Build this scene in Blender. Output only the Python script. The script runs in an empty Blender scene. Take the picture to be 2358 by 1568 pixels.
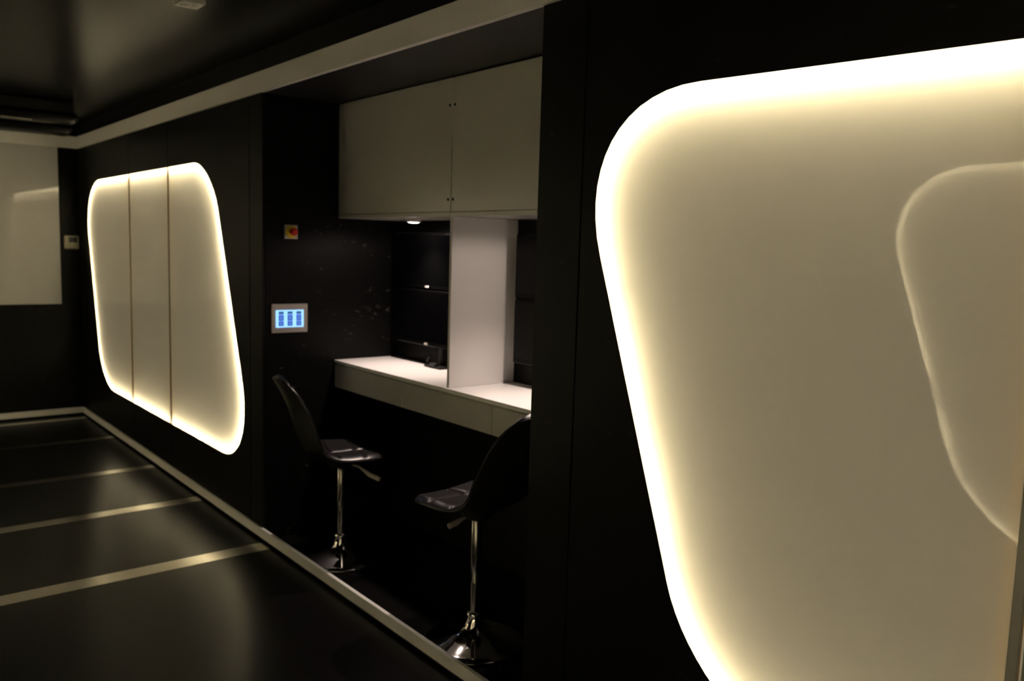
import bpy, math, random
from mathutils import Vector, Matrix
from mathutils.geometry import tessellate_polygon

random.seed(4)
C = bpy.context.scene.collection
S = bpy.context.scene

# ------------------------------------------------------------------ camera, world, exposure
F_PX, YAW, PITCH, ROLL = 1929.45, 0.688691, -0.10915, 0.029982
HC = 1.6                                   # eye height
fwd = Vector((math.sin(YAW)*math.cos(PITCH), math.cos(YAW)*math.cos(PITCH), math.sin(PITCH)))
rgt = fwd.cross(Vector((0, 0, 1))).normalized()
upv = rgt.cross(fwd)
r2 = math.cos(ROLL)*rgt + math.sin(ROLL)*upv
u2 = -math.sin(ROLL)*rgt + math.cos(ROLL)*upv
cam = bpy.data.cameras.new('camera')
cam.sensor_width = 36.0
cam.lens = F_PX/2358*36
cam.clip_start = 0.02
cam.dof.use_dof = True
cam.dof.focus_distance = 2.0
cam.dof.aperture_fstop = cam.lens/7.6
co = bpy.data.objects.new('camera', cam)
C.objects.link(co)
co.matrix_world = Matrix(((r2.x, u2.x, -fwd.x, 0), (r2.y, u2.y, -fwd.y, 0), (r2.z, u2.z, -fwd.z, HC), (0, 0, 0, 1)))
S.camera = co
w = bpy.data.worlds.new('night')
S.world = w
w.use_nodes = True
w.node_tree.nodes['Background'].inputs[0].default_value = (0, 0, 0, 1)
w.node_tree.nodes['Background'].inputs[1].default_value = 0.0
S.view_settings.view_transform = 'Standard'
S.view_settings.look = 'None'
S.view_settings.exposure = 0.0
S.view_settings.gamma = 1.0
S.view_settings.use_curve_mapping = False
S.cycles.use_denoising = True
S.cycles.max_bounces = 10
S.cycles.diffuse_bounces = 6
S.cycles.glossy_bounces = 5
S.cycles.transmission_bounces = 8
S.cycles.caustics_reflective = True
S.cycles.sample_clamp_indirect = 0.0

LED_STRENGTH = 63.0
LED_COLOR = (1.0, 0.865, 0.56)
SPOT_W = 38.0
WASH_W = 4.5
SPOT_COLOR = (1.0, 0.80, 0.69)

A = 1.765          # x of the right wall face
LW = -0.69         # x of the left wall face
BY = 8.2           # y of the back wall
RY = -2.6          # y of the wall behind the camera
ZC = 2.560         # ceiling
ZW = 2.455         # top of the white bands
ZT = 2.352         # underside of the white top band
Y1, Y0 = 4.198, 2.040      # alcove opening
XB = 2.575         # alcove back wall

# ------------------------------------------------------------------ materials
def nodes(name):
    m = bpy.data.materials.new(name)
    m.use_nodes = True
    nt = m.node_tree
    return m, nt, nt.nodes['Principled BSDF']

def flat(name, col, rough=.5, metal=0, spec=.5, noise=0.0, nscale=30, bump=0.0, coat=0, rvar=0):
    m, nt, b = nodes(name)
    b.inputs['Base Color'].default_value = (*col, 1)
    b.inputs['Roughness'].default_value = rough
    b.inputs['Metallic'].default_value = metal
    b.inputs['Specular IOR Level'].default_value = spec
    b.inputs['Coat Weight'].default_value = coat
    b.inputs['Coat Roughness'].default_value = .05
    tc = nt.nodes.new('ShaderNodeTexCoord')
    nz = nt.nodes.new('ShaderNodeTexNoise')
    nz.inputs['Scale'].default_value = nscale
    nz.inputs['Detail'].default_value = 5
    nt.links.new(tc.outputs['Object'], nz.inputs['Vector'])
    if noise:
        mx = nt.nodes.new('ShaderNodeMix'); mx.data_type = 'RGBA'
        mx.inputs[6].default_value = (*[c*(1-noise) for c in col], 1)
        mx.inputs[7].default_value = (*[min(1, c*(1+noise)) for c in col], 1)
        nt.links.new(nz.outputs['Fac'], mx.inputs[0])
        nt.links.new(mx.outputs[2], b.inputs['Base Color'])
    if rvar:
        mr = nt.nodes.new('ShaderNodeMapRange')
        mr.inputs['To Min'].default_value = max(0, rough-rvar)
        mr.inputs['To Max'].default_value = rough+rvar
        nt.links.new(nz.outputs['Fac'], mr.inputs['Value'])
        nt.links.new(mr.outputs['Result'], b.inputs['Roughness'])
    if bump:
        bp = nt.nodes.new('ShaderNodeBump')
        bp.inputs['Strength'].default_value = bump
        bp.inputs['Distance'].default_value = .002
        nt.links.new(nz.outputs['Fac'], bp.inputs['Height'])
        nt.links.new(bp.outputs['Normal'], b.inputs['Normal'])
    return m

def emit(name, col, s):
    m, nt, b = nodes(name)
    b.inputs['Base Color'].default_value = (*col, 1)
    b.inputs['Emission Color'].default_value = (*col, 1)
    b.inputs['Emission Strength'].default_value = s
    return m

def scuffed(name, base, rough, scuff, spec=.17):
    """matt black sheet with small pale plaster smears and specks"""
    m, nt, b = nodes(name)
    tc = nt.nodes.new('ShaderNodeTexCoord')
    mp = nt.nodes.new('ShaderNodeMapping')
    mp.inputs['Scale'].default_value = (1, 1, 2.4)
    n1 = nt.nodes.new('ShaderNodeTexNoise'); n1.inputs['Scale'].default_value = 26; n1.inputs['Detail'].default_value = 8
    n2 = nt.nodes.new('ShaderNodeTexNoise'); n2.inputs['Scale'].default_value = 4; n2.inputs['Detail'].default_value = 3
    nt.links.new(tc.outputs['Object'], mp.inputs['Vector'])
    nt.links.new(mp.outputs[0], n1.inputs['Vector']); nt.links.new(mp.outputs[0], n2.inputs['Vector'])
    r1 = nt.nodes.new('ShaderNodeMapRange'); r1.inputs['From Min'].default_value = .60; r1.inputs['From Max'].default_value = .72
    r2_ = nt.nodes.new('ShaderNodeMapRange'); r2_.inputs['From Min'].default_value = .5; r2_.inputs['From Max'].default_value = .66
    nt.links.new(n1.outputs['Fac'], r1.inputs['Value']); nt.links.new(n2.outputs['Fac'], r2_.inputs['Value'])
    mu = nt.nodes.new('ShaderNodeMath'); mu.operation = 'MULTIPLY'
    nt.links.new(r1.outputs[0], mu.inputs[0]); nt.links.new(r2_.outputs[0], mu.inputs[1])
    mx = nt.nodes.new('ShaderNodeMix'); mx.data_type = 'RGBA'
    mx.inputs[6].default_value = (*base, 1); mx.inputs[7].default_value = (*scuff, 1)
    nt.links.new(mu.outputs[0], mx.inputs[0])
    nt.links.new(mx.outputs[2], b.inputs['Base Color'])
    b.inputs['Roughness'].default_value = rough
    b.inputs['Specular IOR Level'].default_value = spec
    return m

def opal(name):
    """opal diffuser behind a polished face: passes the LED light, mirrors the room faintly"""
    m = bpy.data.materials.new(name); m.use_nodes = True
    nt = m.node_tree
    for n in list(nt.nodes): nt.nodes.remove(n)
    out = nt.nodes.new('ShaderNodeOutputMaterial')
    tr = nt.nodes.new('ShaderNodeBsdfTranslucent'); tr.inputs[0].default_value = (.95, .93, .88, 1)
    df = nt.nodes.new('ShaderNodeBsdfDiffuse'); df.inputs[0].default_value = (.80, .78, .74, 1)
    gl = nt.nodes.new('ShaderNodeBsdfGlossy'); gl.inputs['Roughness'].default_value = .026
    fr = nt.nodes.new('ShaderNodeFresnel'); fr.inputs['IOR'].default_value = 1.5
    m1 = nt.nodes.new('ShaderNodeMixShader'); m1.inputs[0].default_value = .35
    m2 = nt.nodes.new('ShaderNodeMixShader')
    nt.links.new(tr.outputs[0], m1.inputs[1]); nt.links.new(df.outputs[0], m1.inputs[2])
    nt.links.new(fr.outputs[0], m2.inputs[0])
    nt.links.new(m1.outputs[0], m2.inputs[1]); nt.links.new(gl.outputs[0], m2.inputs[2])
    nt.links.new(m2.outputs[0], out.inputs['Surface'])
    return m

M = {}
M['black_wall'] = scuffed('black_wall_sheet', (.0065, .0063, .006), .40, (.035, .035, .033))
M['scuff_wall'] = scuffed('scuffed_black_wall', (.0032, .0031, .003), .5, (.085, .080, .072), .15)
M['black_gap'] = flat('black_void', (.004, .004, .004), .8, spec=.1)
M['ceiling'] = flat('black_satin_ceiling', (.005, .0048, .0046), .25, spec=.045, bump=.02, nscale=14)
M['alc_ceiling'] = flat('black_alcove_ceiling', (.016, .015, .014), .45, spec=.5, bump=.02, nscale=14)
M['floor'] = flat('black_vinyl_floor', (.006, .0058, .0055), .27, spec=.14, bump=.08, nscale=260, noise=.2)
M['strip'] = flat('brushed_aluminium', (.66, .62, .54), .21, metal=1, rvar=.05, nscale=60, bump=.03)
M['white_trim'] = flat('white_lacquer_trim', (.92, .90, .86), .45, noise=.02, nscale=3)
M['white_board'] = flat('white_gloss_board', (.64, .63, .62), .045, spec=1.0, noise=.01, nscale=2)
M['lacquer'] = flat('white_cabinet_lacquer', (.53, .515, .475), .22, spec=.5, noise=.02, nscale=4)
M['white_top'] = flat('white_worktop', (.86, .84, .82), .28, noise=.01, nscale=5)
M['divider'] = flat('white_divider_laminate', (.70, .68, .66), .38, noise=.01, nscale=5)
M['edge'] = flat('grey_aluminium_edge', (.42, .41, .37), .45, metal=.2, noise=.03, nscale=40)
M['box_white'] = flat('light_box_backing', (.50, .485, .45), .8, spec=.1, noise=.01)
for _i in ('Emission Color',): M['box_white'].node_tree.nodes['Principled BSDF'].inputs[_i].default_value = (*LED_COLOR, 1)
M['box_white'].node_tree.nodes['Principled BSDF'].inputs['Emission Strength'].default_value = .15   # faint even emission added to the plate to lift the pane centres
M['box_tan'] = flat('light_box_divider_pine', (.70, .46, .20), .7, spec=.2, noise=.1)
M['opal'] = opal('opal_diffuser')
M['led'] = emit('led_strip_glow', LED_COLOR, LED_STRENGTH)
M['lamp'] = emit('downlight_bulb_glow', (1, .90, .80), 45)
M['chrome'] = flat('polished_chrome', (.80, .79, .78), .045, metal=1, bump=.005)
M['chrome_soft'] = flat('satin_chrome_tube', (.55, .53, .49), .24, metal=1)
M['leather'] = flat('black_leatherette', (.016, .014, .015), .33, spec=.6, bump=.15, nscale=300, noise=.2)
M['shell'] = flat('black_moulded_shell', (.010, .010, .009), .38, spec=.5, bump=.03, nscale=90)
M['plastic_black'] = flat('black_gloss_plastic', (.002, .002, .0022), .3, spec=.10, bump=.01)
M['screen_black'] = flat('dark_screen_glass', (.0015, .0015, .0017), .10, spec=.16, bump=.005)
M['plastic_dark'] = flat('black_matt_plastic', (.010, .010, .010), .45, spec=.4, noise=.1)
M['plastic_white'] = flat('white_plastic', (.62, .60, .56), .4, noise=.02)
M['plastic_cream'] = flat('cream_plastic', (.60, .56, .42), .42, noise=.02)
M['plastic_grey'] = flat('warm_grey_plastic', (.60, .54, .50), .4, noise=.03)
M['yellow'] = flat('yellow_plastic', (.85, .62, .02), .4, noise=.03)
M['red'] = flat('red_plastic', (.62, .02, .015), .28, noise=.03)
M['lcd'] = emit('lit_screen_pale_blue', (.30, .62, 1.0), 1.25)
M['lcd_mid'] = emit('lit_screen_mid_blue', (.12, .27, .80), .95)
M['lcd_dark'] = emit('lit_screen_deep_blue', (.045, .13, .50), .85)
M['lcd_head'] = emit('lit_screen_teal', (.03, .11, .22), .8)
M['lens'] = flat('dark_lens', (.02, .018, .015), .25)
M['badge'] = flat('silver_badge', (.9, .86, .8), .22, metal=.6)

# ------------------------------------------------------------------ mesh helpers
class MB:
    def __init__(s): s.v = []; s.f = []
    def quad(s, *p):
        n = len(s.v); s.v += [tuple(q) for q in p]; s.f.append(tuple(range(n, n+len(p))))
        return s
    def box(s, x0, x1, y0, y1, z0, z1, bev=0):
        """box with every edge chamfered by bev"""
        if bev <= 0:
            n = len(s.v)
            s.v += [(x, y, z) for x in (x0, x1) for y in (y0, y1) for z in (z0, z1)]
            s.f += [tuple(n+i for i in f) for f in ((0, 1, 3, 2), (4, 6, 7, 5), (0, 4, 5, 1), (2, 3, 7, 6), (0, 2, 6, 4), (1, 5, 7, 3))]
            return s
        n = len(s.v); b = bev
        lo = (x0, y0, z0); hi = (x1, y1, z1)
        idx = {}
        for sx in (0, 1):
            for sy in (0, 1):
                for sz in (0, 1):
                    c = [hi[0] if sx else lo[0], hi[1] if sy else lo[1], hi[2] if sz else lo[2]]
                    ins = [c[0] + (-b if sx else b), c[1] + (-b if sy else b), c[2] + (-b if sz else b)]
                    for a in range(3):
                        p = list(ins); p[a] = c[a]
                        idx[(sx, sy, sz, a)] = len(s.v); s.v.append(tuple(p))
        g = lambda sx, sy, sz, a: idx[(sx, sy, sz, a)]
        for k in (0, 1):
            s.f.append((g(k, 0, 0, 0), g(k, 1, 0, 0), g(k, 1, 1, 0), g(k, 0, 1, 0)))
            s.f.append((g(0, k, 0, 1), g(1, k, 0, 1), g(1, k, 1, 1), g(0, k, 1, 1)))
            s.f.append((g(0, 0, k, 2), g(1, 0, k, 2), g(1, 1, k, 2), g(0, 1, k, 2)))
        for i in (0, 1):
            for j in (0, 1):
                s.f.append((g(i, j, 0, 0), g(i, j, 1, 0), g(i, j, 1, 1), g(i, j, 0, 1)))
                s.f.append((g(i, 0, j, 0), g(i, 1, j, 0), g(i, 1, j, 2), g(i, 0, j, 2)))
                s.f.append((g(0, i, j, 1), g(1, i, j, 1), g(1, i, j, 2), g(0, i, j, 2)))
                for k in (0, 1):
                    s.f.append((g(i, j, k, 0), g(i, j, k, 1), g(i, j, k, 2)))
        return s
    def lathe(s, prof, seg=32, c=(0, 0, 0), axis='z'):
        n = len(s.v)
        for r, h in prof:
            for k in range(seg):
                a = 2*math.pi*k/seg
                p = (r*math.cos(a), r*math.sin(a), h)
                if axis == 'y': p = (p[0], h, p[1])
                if axis == 'x': p = (h, p[0], p[1])
                s.v.append((c[0]+p[0], c[1]+p[1], c[2]+p[2]))
        for i in range(len(prof)-1):
            for k in range(seg):
                a = n+i*seg+k; b = n+i*seg+(k+1) % seg
                s.f.append((a, b, b+seg, a+seg))
        s.f.append(tuple(n+k for k in range(seg)))
        m = n+(len(prof)-1)*seg
        s.f.append(tuple(m+k for k in range(seg)))
        return s
    def tube(s, pts, r, seg=12, cap=True):
        pts = [Vector(p) for p in pts]
        n = len(s.v)
        rr = r if isinstance(r, (list, tuple)) else [r]*len(pts)
        ref = None
        for i, p in enumerate(pts):
            t = (pts[min(i+1, len(pts)-1)] - pts[max(i-1, 0)]).normalized()
            if ref is None:
                ref = t.orthogonal().normalized()
            ref = (ref - t*ref.dot(t)).normalized()
            b = t.cross(ref)
            for k in range(seg):
                a = 2*math.pi*k/seg
                s.v.append(tuple(p + (ref*math.cos(a)+b*math.sin(a))*rr[i]))
        for i in range(len(pts)-1):
            for k in range(seg):
                a = n+i*seg+k; b2 = n+i*seg+(k+1) % seg
                s.f.append((a, b2, b2+seg, a+seg))
        if cap:
            s.f.append(tuple(n+k for k in range(seg)))
            m = n+(len(pts)-1)*seg
            s.f.append(tuple(m+k for k in range(seg)))
        return s
    def prism_x(s, poly, x0, x1, front=True, back=True):
        """extrude a (y,z) polygon from x0 to x1"""
        n = len(s.v); k = len(poly)
        s.v += [(x0, y, z) for y, z in poly] + [(x1, y, z) for y, z in poly]
        for i in range(k):
            j = (i+1) % k
            s.f.append((n+i, n+j, n+k+j, n+k+i))
        tri = tessellate_polygon([[Vector((y, z, 0)) for y, z in poly]])
        for t in tri:
            if front: s.f.append(tuple(n+i for i in t))
            if back: s.f.append(tuple(n+k+i for i in t))
        return s
    def build(s, name, mat, parent=None, smooth=False, auto=None):
        me = bpy.data.meshes.new(name)
        me.from_pydata(s.v, [], s.f)
        me.validate(); me.update()
        import bmesh
        bm = bmesh.new(); bm.from_mesh(me)
        bmesh.ops.recalc_face_normals(bm, faces=bm.faces)
        bm.to_mesh(me); bm.free()
        me.materials.append(M[mat])
        o = bpy.data.objects.new(name, me)
        C.objects.link(o)
        if smooth:
            for p in me.polygons: p.use_smooth = True
            if auto:
                try: me.set_sharp_from_angle(angle=math.radians(auto))
                except Exception: pass
        if parent is not None:
            o.parent = parent
            o.matrix_parent_inverse = Matrix.Translation(-Vector(parent.location)) if False else Matrix()
            # parts are authored in world space when the parent is unrotated at a location
            if parent.get('_world'):
                o.matrix_parent_inverse = world_of(parent).inverted()
        return o

def world_of(o):
    m = Matrix.Translation(o.location) @ o.rotation_euler.to_matrix().to_4x4()
    if o.parent is not None and o.parent.type == 'EMPTY':
        m = world_of(o.parent) @ m
    return m

def thing(name, label, cat, loc=(0, 0, 0), rz=0.0, group=None, world=True):
    o = bpy.data.objects.new(name, None)
    C.objects.link(o)
    o.empty_display_size = .1
    o.location = loc; o.rotation_euler = (0, 0, rz)
    o['label'] = label; o['category'] = cat
    if group: o['group'] = group
    if world: o['_world'] = 1
    return o

def tag(o, label, cat, group=None):
    o['label'] = label; o['category'] = cat
    if group: o['group'] = group
    return o

def struct(o, label=None):
    o['kind'] = 'structure'
    if label: o['label'] = label
    return o

def sub(parent, mb, name, mat, **k):
    """a sub-part of a mesh part that is authored in the same space"""
    o = mb.build(name, mat, None, **k)
    o.parent = parent
    return o

# ------------------------------------------------------------------ room shell
fl = struct(MB().box(LW-.1, XB+.1, RY-.1, BY+.1, -.12, -.02).build('floor', 'black_gap'), 'black vinyl floor with flush metal strips')
strip_y = [(8.02, .07), (7.125, .075), (6.045, .085), (5.125, .10), (4.115, .116)]
edges = [BY]
xs0, xs1 = LW, A-.022
for y, wd in strip_y:
    sub(fl, MB().box(xs0, xs1, y-wd/2, y+wd/2, -.02, .0006, .0004), 'floor_strip', 'strip')
ys = [BY] + [v for y, wd in strip_y for v in (y+wd/2, y-wd/2)] + [RY]
for i in range(0, len(ys), 2):
    if ys[i]-ys[i+1] > .005:
        sub(fl, MB().box(xs0, xs1, ys[i+1]+.0008, ys[i]-.0008, -.02, 0, .0006), 'floor_sheet', 'floor')
sub(fl, MB().box(A-.021, XB+.05, Y0-.05, Y1+.05, -.02, 0), 'floor_sheet', 'floor')
sub(fl, MB().box(A-.021, A+.15, RY, Y0-.051, -.02, 0), 'floor_sheet', 'floor')
sub(fl, MB().box(A-.021, A+.15, Y1+.051, BY, -.02, 0), 'floor_sheet', 'floor')

struct(MB().box(LW-.1, XB+.1, RY-.1, BY+.1, ZC, ZC+.1).build('ceiling', 'ceiling'), 'black satin ceiling')
struct(MB().box(LW-.1, A+.3, BY, BY+.1, -.02, ZC).build('wall_back', 'black_wall'), 'black end wall')
struct(MB().box(LW-.1, A+.3, RY-.1, RY, -.02, ZC).build('wall_front', 'black_wall'), 'black wall behind the viewer')
struct(MB().box(A+.0005, A+.02, RY, BY, ZW-.02, ZC-.0005).build('trim_4', 'black_wall'), 'black strip between the white band and the ceiling, right wall')
struct(MB().box(LW-.02, LW-.0005, RY, BY, ZW-.02, ZC-.0005).build('trim_5', 'black_wall'), 'black strip between the white band and the ceiling, left wall')
struct(MB().box(LW-.26, LW-.16, RY-.1, BY+.1, -.02, ZC).build('wall_left', 'black_gap'), 'black wall opposite the alcove')

# white bands
TH = .012
def band(name, x0, x1, y0, y1, z0, z1, lab):
    return struct(MB().box(x0, x1, y0, y1, z0, z1, .0015).build(name, 'white_trim'), lab)
band('trim_1', A-TH, A+.012, RY, BY-.0125, ZT, ZW, 'white band along the top of the right wall')
band('trim_2', LW+.0125, A-TH-.0005, BY-TH, BY-.0005, ZT, ZW, 'white band along the top of the end wall')
band('trim_3', LW-.012, LW+TH, RY, BY-.0125, ZT, ZW, 'white band along the top of the left wall')
band('baseboard_right', A-.014, A+.004, RY, BY-.0145, .016, .068, 'white skirting along the right wall and across the alcove')
band('baseboard_back', LW+.0145, A-.0145, BY-.014, BY-.0005, .016, .068, 'white skirting of the end wall')
band('baseboard_left', LW-.004, LW+.014, RY, BY-.0145, .016, .068, 'white skirting of the left wall')

# ------------------------------------------------------------------ backlit wall lights
def rounded(c, t, n=14, k=.56):
    """c: corner list (y,z); t: (tangent length before, after) for each corner"""
    out = []
    for i in range(4):
        p = Vector(c[i]); a = Vector(c[i-1]); b = Vector(c[(i+1) % 4])
        T1 = p + (a-p).normalized()*t[i][0]
        T2 = p + (b-p).normalized()*t[i][1]
        H1 = T1 + (p-T1)*k; H2 = T2 + (p-T2)*k
        for j in range(n+1):
            s = j/n
            q = (1-s)**3*T1 + 3*(1-s)**2*s*H1 + 3*(1-s)*s*s*H2 + s**3*T2
            out.append((q.x, q.y))
    # subdivide straight runs so the strip of light has even pieces
    res = []
    for i in range(len(out)):
        a = out[i]; b = out[(i+1) % len(out)]
        d = math.dist(a, b); m = max(1, int(d/.16))
        for j in range(m):
            res.append((a[0]+(b[0]-a[0])*j/m, a[1]+(b[1]-a[1])*j/m))
    return res

def clip(poly, ylo, yhi):
    def half(p, keep, yc):
        out = []
        for i in range(len(p)):
            a, b = p[i-1], p[i]
            ia, ib = keep(a[0]), keep(b[0])
            if ia != ib:
                t = (yc-a[0])/(b[0]-a[0]); out.append((yc, a[1]+t*(b[1]-a[1])))
            if ib: out.append(b)
        return out
    p = half(poly, lambda y: y <= yhi, yhi)
    return half(p, lambda y: y >= ylo, ylo) if p else p

def span(poly, y):
    zs = []
    for i in range(len(poly)):
        a, b = poly[i-1], poly[i]
        if (a[0]-y)*(b[0]-y) <= 0 and a[0] != b[0]:
            t = (y-a[0])/(b[0]-a[0]); zs.append(a[1]+t*(b[1]-a[1]))
    return min(zs), max(zs)

def leaf_polys(outline, y0, y1, z0, z1):
    """the black sheet y0..y1 x z0..z1 minus the outline -> list of polygons"""
    ymin = min(p[0] for p in outline); ymax = max(p[0] for p in outline)
    if y1 <= ymin or y0 >= ymax:
        return [[(y0, z0), (y1, z0), (y1, z1), (y0, z1)]]
    if ymin <= y0 and ymax >= y1:
        a = clip(outline, y0, y1)
        la, ha = span(outline, y0); lb, hb = span(outline, y1)
        up = [p for p in a if p[1] > 1.2 and y0+1e-4 < p[0] < y1-1e-4]
        lo = [p for p in a if p[1] <= 1.2 and y0+1e-4 < p[0] < y1-1e-4]
        up.sort(); lo.sort()
        return [[(y0, z1), (y0, ha)] + up + [(y1, hb), (y1, z1)], [(y0, z0), (y0, la)] + lo + [(y1, lb), (y1, z0)]]
    n = len(outline)
    if ymax < y1:      # rounded end towards +y inside this leaf, cut at y0
        l, h = span(outline, y0)
        ins = [p for p in outline if p[0] > y0+1e-4]
        # order from bottom to top round the +y end
        k = [i for i in range(n) if outline[i][0] > y0+1e-4 and outline[i-1][0] <= y0+1e-4][0]
        seq = [outline[(k+i) % n] for i in range(len(ins))]
        if seq[0][1] > seq[-1][1]: seq.reverse()
        return [[(y0, z0), (y1, z0), (y1, z1), (y0, z1), (y0, h)] + seq[::-1] + [(y0, l)]]
    else:
        l, h = span(outline, y1)
        ins = [p for p in outline if p[0] < y1-1e-4]
        k = [i for i in range(n) if outline[i][0] < y1-1e-4 and outline[i-1][0] >= y1-1e-4][0]
        seq = [outline[(k+i) % n] for i in range(len(ins))]
        if seq[0][1] > seq[-1][1]: seq.reverse()
        return [[(y1, z0), (y0, z0), (y0, z1), (y1, z1), (y1, h)] + seq[::-1] + [(y1, l)]]

DEPTH = .0225
def wall_light(label, outline, cuts, xf, sgn, group, HW=.0235):
    """outline in (y,z); cuts = seam y values; xf = wall face; sgn = +1 when the box goes towards +x"""
    yc = sum(p[0] for p in outline)/len(outline)
    t = thing('backlit_wall_light', label, 'light', (xf, yc, .36), 0, group)
    X = lambda d: xf + sgn*d
    ymax = max(p[0] for p in outline)+.01; ymin = min(p[0] for p in outline)-.01
    bounds = [ymax] + cuts + [ymin]
    # rim of LED tape facing inwards
    n = len(outline)
    m = MB()
    for i in range(n):
        a, b = outline[i], outline[(i+1) % n]
        m.quad((X(.008), *a), (X(.008), *b), (X(DEPTH), *b), (X(DEPTH), *a))
    led = m.build('led_strip', 'led', t)
    m = MB()
    m.prism_x(outline, X(DEPTH+.001), X(DEPTH+.006))
    m.build('back_plate', 'box_white', t)
    for i in range(len(bounds)-1):
        hi = bounds[i] - (HW if i > 0 else 0)
        lo = bounds[i+1] + (HW if i < len(bounds)-2 else 0)
        p = clip(outline, lo, hi)
        mm = MB(); k = len(p)
        mm.v += [(X(.0012), *q) for q in p]
        tri = tessellate_polygon([[Vector((q[0], q[1], 0)) for q in p]])
        mm.f += [tuple(q) for q in tri]
        pane = mm.build('glass_pane', 'opal', t)
        if pane.data.polygons[0].normal.x*sgn > 0: pane.data.flip_normals()
    for c in cuts:
        for s_ in (-1, 1):
            ya, yb = sorted((c+s_*HW, c+s_*.0048))
            l1, h1 = span(outline, ya); l2, h2 = span(outline, yb)
            l, h = max(l1, l2), min(h1, h2)
            xa, xb = sorted((X(0), X(.012)))
            MB().box(xa, xb, ya, yb, l+.001, h-.001).build('edge_profile', 'edge', t)
            yw = c+s_*(HW+.0015)
            xa, xb = sorted((X(.003), X(DEPTH)))
            y2, y3 = sorted((yw, c+s_*.006))
            MB().box(xa+.001, xb-.001, y2, y3, l+.002, h-.002).build('partition', 'box_tan', t)
    return t

FAR = rounded([(4.935, 2.061), (8.012, 2.058), (7.525, .361), (4.312, .358)],
              [(.33, .31), (.54, .50), (.33, .36), (.48, .52)])
NEAR = rounded([(-1.16, 1.972), (1.915, 2.056), (1.328, .372), (-1.88, .36)],
               [(.33, .31), (.50, .50), (.34, .34), (.48, .50)])
OPP = rounded([(-.95, 2.060), (2.225, 2.060), (1.60, .235), (-1.55, .235)],
              [(.33, .31), (.52, .50), (.48, .50), (.48, .52)])
OPPF = list(FAR)  # unseen panel added for its light, repeats the far outline
FC = [6.632, 5.728]
NC = [.5615, -.34]
OC = [.87, -.02]
OFC = list(FC)
wall_light('glowing three-leaf rounded light panel at the far end of the black wall', FAR, FC, A, 1, 'backlit wall panels', .016)
wall_light('large glowing light panel nearest the viewer at right, cut off by frame', NEAR, NC, A, 1, 'backlit wall panels')
wall_light('light panel on the opposite wall, seen only mirrored in the near panel', OPP, OC, LW, -1, 'backlit wall panels')
wall_light('unseen light panel added on the opposite wall for room light, facing the far panel', OPPF, OFC, LW, -1, 'backlit wall panels')

def panelled_wall(name, lab, xf, sgn, parts, lights):
    root = MB().box(*sorted((xf+sgn*.10, xf+sgn*.12)), RY, BY, -.02, ZC-.002)
    o = struct(root.build(name, 'black_gap'), lab) if name != 'wall_left' else struct(root.build('wall_left_lining', 'black_gap'))
    for (ya, yb) in parts:
        g = .0045
        ol = None
        for L_ in lights:
            if min(p[0] for p in L_) < yb and max(p[0] for p in L_) > ya: ol = L_
        polys = leaf_polys(ol, ya+g, yb-g, .004, ZT-.001) if ol else [[(ya+g, .004), (yb-g, .004), (yb-g, ZT-.001), (ya+g, ZT-.001)]]
        m = MB()
        for p in polys:
            m.prism_x(p, xf, xf+sgn*.016)
        sub(o, m, 'wall_panel', 'black_wall')
        sub(o, MB().box(*sorted((xf+sgn*.0005, xf+sgn*.12)), ya-.002, ya+.002, 0, .355), 'stud', 'black_gap') if False else None
    return o
# two stretches of right wall either side of the alcove
def wall_run(name, lab, xf, sgn, y0, y1, parts, lights):
    m = MB().box(*sorted((xf+sgn*.10, xf+sgn*.12)), y0, y1, -.02, ZC-.002)
    o = struct(m.build(name, 'black_gap'), lab)
    for (ya, yb) in parts:
        g = .0035
        ol = None
        for L_ in lights:
            if min(p[0] for p in L_) < yb and max(p[0] for p in L_) > ya: ol = L_
        polys = leaf_polys(ol, ya+g, yb-g, .004, ZT-.001) if ol else [[(ya+g, .004), (yb-g, .004), (yb-g, ZT-.001), (ya+g, ZT-.001)]]
        mm = MB()
        for p in polys: mm.prism_x(p, xf, xf+sgn*.016)
        sub(o, mm, 'wall_panel', 'black_wall')
    # backing that closes the joints above and below the light boxes
    b = MB()
    for (ya, yb) in parts[1:]:
        pass
    return o
wall_run('wall_right_far', 'black panelled wall round the far light panel', A, 1, Y1+.02, BY,
         [(8.0, BY-.001), (FC[0], 8.0), (FC[1], FC[0]), (4.371, FC[1]), (Y1, 4.371)], [FAR])
wall_run('wall_right_near', 'black panelled wall round the near light panel', A, 1, RY, Y0-.02,
         [(1.837, Y0), (NC[0], 1.837), (NC[1], NC[0]), (-1.95, NC[1]), (RY+.001, -1.95)], [NEAR])
wall_run('wall_left_panelling', 'black panelled wall opposite the alcove', LW, -1, RY, BY,
         [(8.05, BY-.001), (OFC[0], 8.05), (OFC[1], OFC[0]), (4.25, OFC[1]), (3.2, 4.25), (2.32, 3.2), (OC[0], 2.32), (OC[1], OC[0]), (-1.65, OC[1]), (RY+.001, -1.65)], [OPP, OPPF])

# ------------------------------------------------------------------ alcove shell
struct(MB().box(A+.0165, XB+.06, Y1, Y1+.016, 0, ZT-.001).build('wall_alcove_left', 'scuff_wall'), 'scuffed black side wall of the alcove')
struct(MB().box(A+.0165, XB+.06, Y0-.016, Y0, 0, ZT-.001).build('wall_alcove_right', 'scuff_wall'), 'near side wall of the alcove, hidden by the post')
struct(MB().box(XB, XB+.016, Y0+.0005, Y1-.0005, 0, ZT-.001).build('wall_alcove_back', 'scuff_wall'), 'black back wall of the alcove')
struct(MB().box(A+.0125, XB+.06, Y0-.016, Y1+.016, ZT, ZT+.02).build('ceiling_alcove', 'alc_ceiling'), 'dark ceiling of the alcove')

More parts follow.
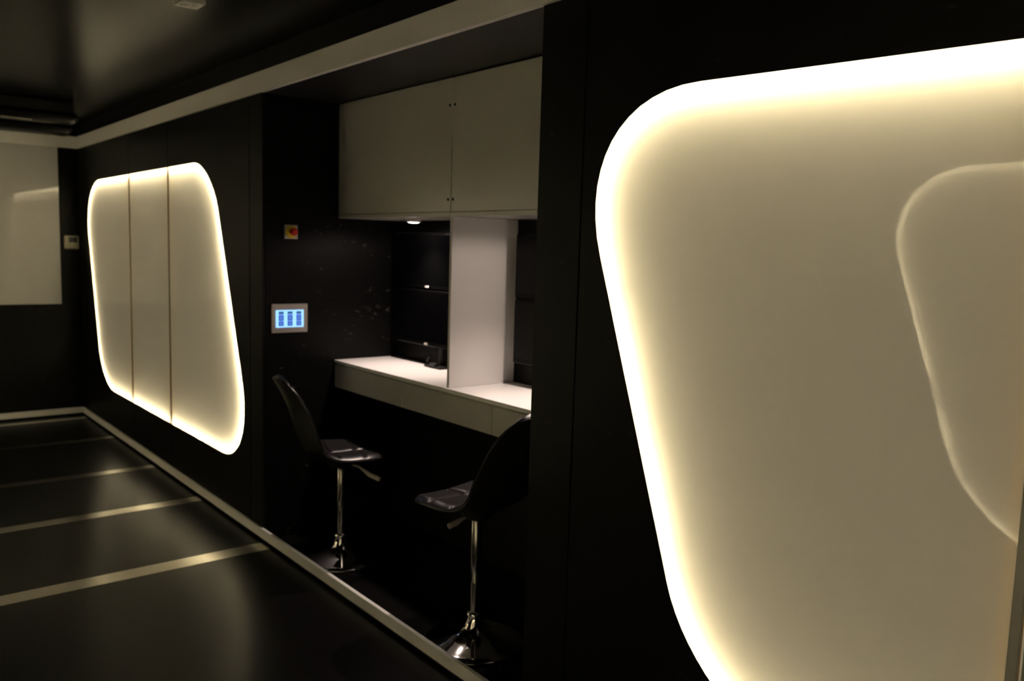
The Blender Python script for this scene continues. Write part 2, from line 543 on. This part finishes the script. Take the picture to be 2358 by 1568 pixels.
# ------------------------------------------------------------------ desk
XD = 2.180
ZD = .956
desk = thing('desk', 'long white wall-to-wall desk with drawers inside the alcove', 'desk', (XD, 3.12, ZD-.15))
MB().box(XD-.002, XB-.001, Y0+.001, Y1-.001, ZD-.018, ZD, .0015).build('worktop', 'white_top', desk)
MB().box(XD+.016, XB-.001, Y0+.002, Y1-.002, ZD-.150, ZD-.0185).build('carcass', 'lacquer', desk)
for a, b in ((3.4925, 4.196), (2.770, 3.4875), (2.044, 2.765)):
    d = MB().box(XD, XD+.016, a, b, ZD-.152, ZD-.027, .001).build('drawer', 'lacquer', desk)

# ------------------------------------------------------------------ wall cabinets
XC = 2.197
ZK = 1.737
def cabinet(y0, y1, label, seam_y, sgn):
    t = thing('wall_cabinet', label, 'cabinet', (XC, (y0+y1)/2, ZK), 0, 'white wall cabinets')
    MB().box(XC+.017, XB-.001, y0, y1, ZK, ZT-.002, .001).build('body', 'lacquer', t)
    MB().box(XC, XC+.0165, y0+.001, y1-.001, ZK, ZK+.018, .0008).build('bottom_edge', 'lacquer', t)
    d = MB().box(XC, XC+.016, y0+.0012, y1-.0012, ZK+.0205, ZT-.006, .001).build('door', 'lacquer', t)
    for z in (ZK+.075, 2.227):
        s = MB().lathe([(.0001, -.0035), (.0055, -.003), (.0065, 0), (.0065, .004)], 14, (XC-.0002, seam_y+sgn*.017, z), 'x')
        so = s.build('screw', 'lens', None, smooth=True)
        so.parent = d; so.matrix_parent_inverse = (d.matrix_parent_inverse @ Matrix()).inverted() @ Matrix() if False else Matrix()
        so['label'] = 'small dark screw head'
    return t
cabinet(3.1345, Y1-.001, 'left of the two white wall cabinets above the desk', 3.1345, 1)
cabinet(Y0+.001, 3.1305, 'right white wall cabinet above the desk, beside the black post', 3.1305, -1)

o = MB().box(XD+.010, XB-.002, 3.105, 3.123, ZD+.0005, ZK-.0005, .0008).build('desk_divider', 'divider')
tag(o, 'upright white partition standing on the desk between the two bays', 'partition')

# ------------------------------------------------------------------ downlights
def downlight(y, label):
    x = 2.365
    t = thing('downlight', label, 'light', (x, y, ZK-.018), 0, 'downlights under the cabinets')
    MB().lathe([(.040, .017), (.040, .006), (.037, 0), (.029, 0), (.027, .010), (.027, .017)], 32, (x, y, ZK-.018)).build('housing', 'plastic_white', t, smooth=True, auto=40)
    MB().lathe([(.0001, .0000), (.014, -.001), (.0265, .0015), (.0265, .004)], 32, (x, y, ZK-.020)).build('bulb', 'lamp', t, smooth=True)
    for nm, e_, ang, bl in (('downlight_beam', SPOT_W, 106, 1.0), ('downlight_wash', WASH_W, 176, .25)):
        ld = bpy.data.lights.new(nm, 'SPOT')
        ld.energy = e_; ld.color = SPOT_COLOR; ld.spot_size = math.radians(ang); ld.spot_blend = bl; ld.shadow_soft_size = .022
        lo = bpy.data.objects.new(nm, ld); C.objects.link(lo)
        lo.location = (x, y, ZK-.028)
    return t
downlight(3.700, 'lit round downlight under the left cabinet')
downlight(2.570, 'downlight under the right cabinet, hidden behind the post')

# ------------------------------------------------------------------ monitors
def monitor(y0, y1, z0, z1, label, turn=None):
    xf = 2.500
    t = thing('monitor', label, 'monitor', (xf+.02, (y0+y1)/2, z0), 0, 'monitors in the alcove')
    fr = MB().box(xf, xf+.022, y0, y1, z0, z1, .005).build('housing', 'plastic_black', t)
    MB().box(xf+.020, xf+.038, y0+.12, y1-.12, z0+.05, z1-.05, .01).build('rear_cover', 'plastic_dark', t)
    MB().box(xf-.0008, xf+.004, y0+.013, y1-.013, z0+.024, z1-.013).build('screen', 'screen_black', t)
    yc = (y0+y1)/2 - .045
    MB().box(xf-.0028, xf+.001, yc-.016, yc+.016, z0+.005, z0+.016, .0018).build('badge', 'badge', t)
    if turn:
        px_, py_, an = turn            # left front edge moves to (px_, py_), then the screen swings by an
        t.location = (t.location.x-xf, t.location.y-y1, t.location.z)
        Rm = Matrix.Rotation(an, 4, 'Z')
        v = Rm @ Vector((t.location.x, t.location.y, 0))
        t.location = (px_+v.x, py_+v.y, t.location.z); t.rotation_euler = (0, 0, an)
    return t
monitor(3.535, 4.095, 1.372, 1.672, 'switched-off black monitor, upper one of the left bay')
monitor(3.535, 4.095, 1.064, 1.366, 'switched-off black monitor, lower one of the left bay')
monitor(2.475, 3.035, 1.372, 1.668, 'switched-off black monitor, upper one behind the white partition', (2.478, 3.003, math.radians(3)))
monitor(2.475, 3.035, 1.070, 1.366, 'switched-off black monitor, lower one behind the white partition', (2.478, 3.003, math.radians(3)))
def stand(y, label):
    t = thing('monitor_stand', label, 'stand', (2.535, y, ZD), 0, 'monitor stands')
    MB().box(2.475, 2.565, y-.10, y+.05, ZD+.0005, ZD+.012, .004).build('base', 'plastic_dark', t)
    MB().tube([(2.556, y, ZD+.01), (2.556, y, 1.55)], .014, 14).build('pole', 'plastic_dark', t, smooth=True, auto=50)
    MB().tube([(2.50, y+.05, ZD+.028), (2.515, y+.06, ZD+.040), (2.535, y+.04, ZD+.075), (2.55, y+.01, ZD+.10)], .007, 8).build('cable', 'plastic_dark', t, smooth=True)
    MB().box(2.47, 2.50, y-.06, y-.01, ZD+.012, ZD+.030, .004).build('clamp', 'plastic_dark', t)
    for z in (1.22, 1.52):
        MB().box(2.5455, 2.556, y-.05, y+.05, z-.05, z+.05, .002).build('bracket', 'plastic_dark', t)
    return t
stand(3.70, 'black monitor stand on the left part of the desk')
stand(2.755, 'black monitor stand on the right part of the desk')

# ------------------------------------------------------------------ controls on the alcove side wall
yw = Y1
t = thing('touch_control_panel', 'grey-framed touch panel with lit blue screen on alcove wall', 'control panel', (1.909, yw, 1.195))
MB().box(1.808, 2.012, yw-.012, yw-.0005, 1.119, 1.273, .003).build('frame', 'plastic_grey', t)
scr = MB().box(1.830, 1.988, yw-.0138, yw-.011, 1.148, 1.241, .0015).build('screen', 'lcd', t)
for i in range(3):
    x0 = 1.845 + i*.050
    for (dz0, dz1, mt, nm) in ((.000, .077, 'lcd_mid', 'button_column'), (.066, .077, 'lcd_head', 'heading'), (.030, .055, 'lcd_dark', 'button'), (.000, .023, 'lcd_dark', 'button')):
        off = .0005 if nm == 'button_column' else .0010
        p = MB().box(x0, x0+.029, yw-.0138-off, yw-.0130, 1.156+dz0, 1.156+dz1).build(nm, mt, t)
        if nm == 'button':
            MB().box(x0+.010, x0+.019, yw-.0138-.0014, yw-.0130, 1.156+dz0+.007, 1.156+dz1-.007).build('button_symbol', 'lcd_mid', t)

t = thing('emergency_switch', 'red knob on yellow disc, small square emergency switch on alcove wall', 'switch', (1.915, yw, 1.653))
MB().box(1.879, 1.952, yw-.016, yw-.0005, 1.616, 1.690, .002).build('base_plate', 'plastic_grey', t)
MB().lathe([(.033, -.004), (.033, 0), (.0001, 0)][::-1] + [(.033, -.004)], 30, (1.9155, yw-.0165, 1.653), 'y').build('collar', 'yellow', t, smooth=True, auto=30)
MB().lathe([(.0001, -.040), (.012, -.0395), (.019, -.036), (.020, -.026), (.014, -.018), (.013, -.003), (.013, 0)], 24, (1.9155, yw-.0195, 1.653), 'y').build('knob', 'red', t, smooth=True, auto=60)

# ------------------------------------------------------------------ end wall
o = MB().box(-.25, 1.605, BY-.0115, BY-.0005, 1.000, ZT-.0005, .001).build('whiteboard', 'white_board')
tag(o, 'large glossy white board on the end wall mirroring the glowing panel', 'whiteboard')
t = thing('thermostat', 'small square wall thermostat in the dark corner beside the whiteboard', 'thermostat', (1.695, BY, 1.482))
MB().box(1.638, 1.752, BY-.030, BY-.0005, 1.482, 1.598, .004).build('housing', 'plastic_cream', t)
MB().box(1.672, 1.736, BY-.0312, BY-.029, 1.540, 1.585, .0006).build('display', 'lens', t)
for i in range(2):
    MB().box(1.680+i*.030, 1.698+i*.030, BY-.0318, BY-.029, 1.502, 1.514, .0008).build('button', 'plastic_cream', t)

# ------------------------------------------------------------------ ceiling fittings
t = thing('ceiling_sensor', 'square white sensor box mounted on the black ceiling', 'sensor', (1.017, 3.04, 2.40))
MB().box(.977, 1.059, 2.996, 3.081, 2.400, ZC-.0005, .003).build('housing', 'plastic_white', t)
MB().lathe([(.0001, -.003), (.014, -.002), (.017, .001)], 22, (1.003, 3.052, 2.400)).build('sensor_eye', 'plastic_grey', t, smooth=True)
MB().lathe([(.0001, .0), (.007, -.001), (.009, .001)], 18, (1.034, 3.030, 2.400)).build('lens', 'lens', t, smooth=True)
for dx in (.006, .076):
    for dy in (.006, .079):
        MB().lathe([(.0001, -.0012), (.0028, -.001), (.003, .001)], 10, (.977+dx, 2.996+dy, 2.400)).build('screw', 'lens', t)

t = thing('ceiling_air_unit', 'long black glossy rounded unit hanging under the ceiling near end wall', 'air conditioner', (.7, 7.2, ZC))
def pod(x0, x1, y, z, ry, rz, name, mat):
    m = MB(); n = 14; seg = 24; base = len(m.v)
    prof = []
    for i in range(n+1):
        s = i/n
        prof.append((x0 + .05*(1-math.cos(s*math.pi/2)), math.sin(s*math.pi/2)))
    prof = [(x0+.06*(1-math.cos(i/8*math.pi/2)), math.sin(i/8*math.pi/2)) for i in range(9)] + \
           [(x1-.06*(1-math.cos(i/8*math.pi/2)), math.sin(i/8*math.pi/2)) for i in range(8, -1, -1)]
    for x, r in prof:
        r = max(r, .01)
        for k in range(seg):
            a = 2*math.pi*k/seg
            m.v.append((x, y+ry*r*math.cos(a), min(2.50, z+rz*r*math.sin(a))))
    for i in range(len(prof)-1):
        for k in range(seg):
            a = i*seg+k; b = i*seg+(k+1) % seg
            m.f.append((a, b, b+seg, a+seg))
    m.f.append(tuple(range(seg))); m.f.append(tuple((len(prof)-1)*seg+k for k in range(seg)))
    return m.build(name, mat, t, smooth=True, auto=50)
MB().box(.12, 1.46, 6.84, 7.54, 2.445, ZC-.0008, .01).build('casing', 'plastic_dark', t)
pod(.15, 1.50, 6.95, 2.450, .15, .045, 'intake_pod', 'plastic_black')
pod(.15, 1.56, 7.42, 2.425, .14, .055, 'outlet_pod', 'plastic_black')
MB().box(1.00, 1.19, 6.862, 6.878, 2.404, 2.413, .002).build('highlight_strip', 'edge', t)  # pale strip standing in for a thin highlight on the glossy pod

# ------------------------------------------------------------------ bar stools
PROF = [(.200, -.046, .080), (.192, -.024, .135), (.180, -.008, .176), (.120, .000, .203), (.050, .000, .216), (-.02, -.004, .220),
        (-.085, -.002, .216), (-.138, .014, .208), (-.178, .052, .200), (-.203, .110, .196), (-.222, .175, .182), (-.242, .240, .168),
        (-.268, .300, .149), (-.293, .348, .122), (-.310, .380, .088), (-.320, .396, .035)]
CURL = [.0, .004, .010, .016, .020, .026, .036, .048, .058, .062, .060, .054, .044, .032, .02, .006]
def cr(a, s):
    n = len(a)-1; x = s*n; i = min(int(x), n-1); t = x-i
    p0, p1, p2, p3 = a[max(i-1, 0)], a[i], a[i+1], a[min(i+2, n)]
    f = lambda q0, q1, q2, q3: .5*(2*q1+(q2-q0)*t+(2*q0-5*q1+4*q2-q3)*t*t+(3*q1-q0-3*q2+q3)*t**3)
    return tuple(f(*q) for q in zip(p0, p1, p2, p3)) if isinstance(p0, tuple) else f(p0, p1, p2, p3)
def shell_pt(u, s, off):
    f, z, wd = cr(PROF, s)
    f2, z2, _ = cr(PROF, min(1, s+.01)); f1, z1, _ = cr(PROF, max(0, s-.01))
    tx, tz = f2-f1, z2-z1; L = math.hypot(tx, tz) or 1
    nx, nz = tz/L, -tx/L                      # towards the sitter
    c = cr(CURL, s)*(u*u)
    d = c+off
    return (f+nx*d, u*wd, z+nz*d)
def sheet(s0, s1, nu, nv, thick_fn, low, name, mat, parent):
    m = MB()
    for layer in (0, 1):
        for j in range(nv+1):
            s = s0+(s1-s0)*j/nv
            for i in range(nu+1):
                u = -1+2*i/nu
                e = (1-u**8)
                off = low if layer == 0 else low+thick_fn(u, s)
                uu = u*(1.0 if layer == 0 else .985)
                m.v.append(shell_pt(uu, s, off))
    K = (nu+1)*(nv+1)
    for j in range(nv):
        for i in range(nu):
            a = j*(nu+1)+i
            m.f.append((a, a+1, a+nu+2, a+nu+1)); m.f.append((K+a, K+a+nu+1, K+a+nu+2, K+a+1))
    for j in range(nv):
        for i in (0, nu):
            a = j*(nu+1)+i; m.f.append((a, a+nu+1, K+a+nu+1, K+a))
    for i in range(nu):
        for j in (0, nv):
            a = j*(nu+1)+i; m.f.append((a, a+1, K+a+1, K+a))
    return m.build(name, mat, parent, smooth=True, auto=60)
def quilt(u, s):
    cu = abs(math.sin(math.pi*(u*1.0+1)*1.0))            # one seam down the middle
    cv = abs(math.sin(math.pi*(s/.125)))
    edge = min(1, (1-abs(u))*6)
    puff = (min(1, cu*3.2)*min(1, cv*2.6))**.4
    return (.008 + .013*puff)*(.4+.6*edge)
def stool(cx, cy, zs, face, lever, lever_drop, ll, label):
    t = thing('bar_stool', label, 'stool', (cx, cy, 0), 0, 'bar stools at the alcove desk', world=False)
    b = MB().lathe([(.0001, .002), (.199, .002), (.203, .005), (.203, .009), (.198, .013), (.170, .0195), (.120, .031), (.078, .045),
                    (.052, .060), (.038, .078), (.031, .098), (.027, .118)], 64).build('base', 'chrome', t, smooth=True, auto=55)
    MB().lathe([(.024, .108), (.031, .112), (.033, .121), (.031, .130), (.024, .134)], 32).build('collar', 'chrome', t, smooth=True)
    MB().lathe([(.0185, .120), (.0185, .262)], 28).build('lower_tube', 'chrome_soft', t, smooth=True, auto=60)
    MB().lathe([(.0185, .256), (.0215, .258), (.0215, zs-.070), (.019, zs-.068)], 28).build('column', 'chrome_soft', t, smooth=True, auto=60)
    MB().lathe([(.055, zs-.075), (.060, zs-.070), (.085, zs-.034), (.085, zs-.024), (.02, zs-.022)], 24).build('mounting_plate', 'plastic_dark', t, smooth=True, auto=40)
    a = math.radians(lever)
    d = Vector((math.cos(a), math.sin(a), 0))
    pts = [d*.05*ll+Vector((0, 0, zs-.060)), d*.105*ll+Vector((0, 0, zs-.066)), d*.135*ll+Vector((0, 0, zs-.072-lever_drop*.5)), d*.165*ll+Vector((0, 0, zs-.080-lever_drop)), d*.225*ll+Vector((0, 0, zs-.088-lever_drop*1.5))]
    MB().tube(pts, [.006, .006, .009, .012, .0115], 12).build('lever', 'plastic_grey', t, smooth=True, auto=60)
    e = math.radians(face)
    def rot(o):
        o.rotation_euler = (0, 0, e); o.location = (0, 0, zs)
        return o
    rot(sheet(0, 1, 20, 56, lambda u, s: .008, -.022, 'shell', 'shell', t))
    rot(sheet(.012, .455, 40, 72, quilt, -.013, 'seat', 'leather', t))
    rot(sheet(.462, .985, 40, 72, quilt, -.013, 'backrest', 'leather', t))
    return t
stool(1.980, 3.730, .558, -14, -62, .018, 1.0, 'black quilted bar stool with chrome foot, left of the two')
stool(1.982, 2.595, .603, 99, 186, -.004, .66, 'black quilted bar stool turned away, partly hidden by the post')

for o in list(bpy.data.objects):
    if '_world' in o: del o['_world']
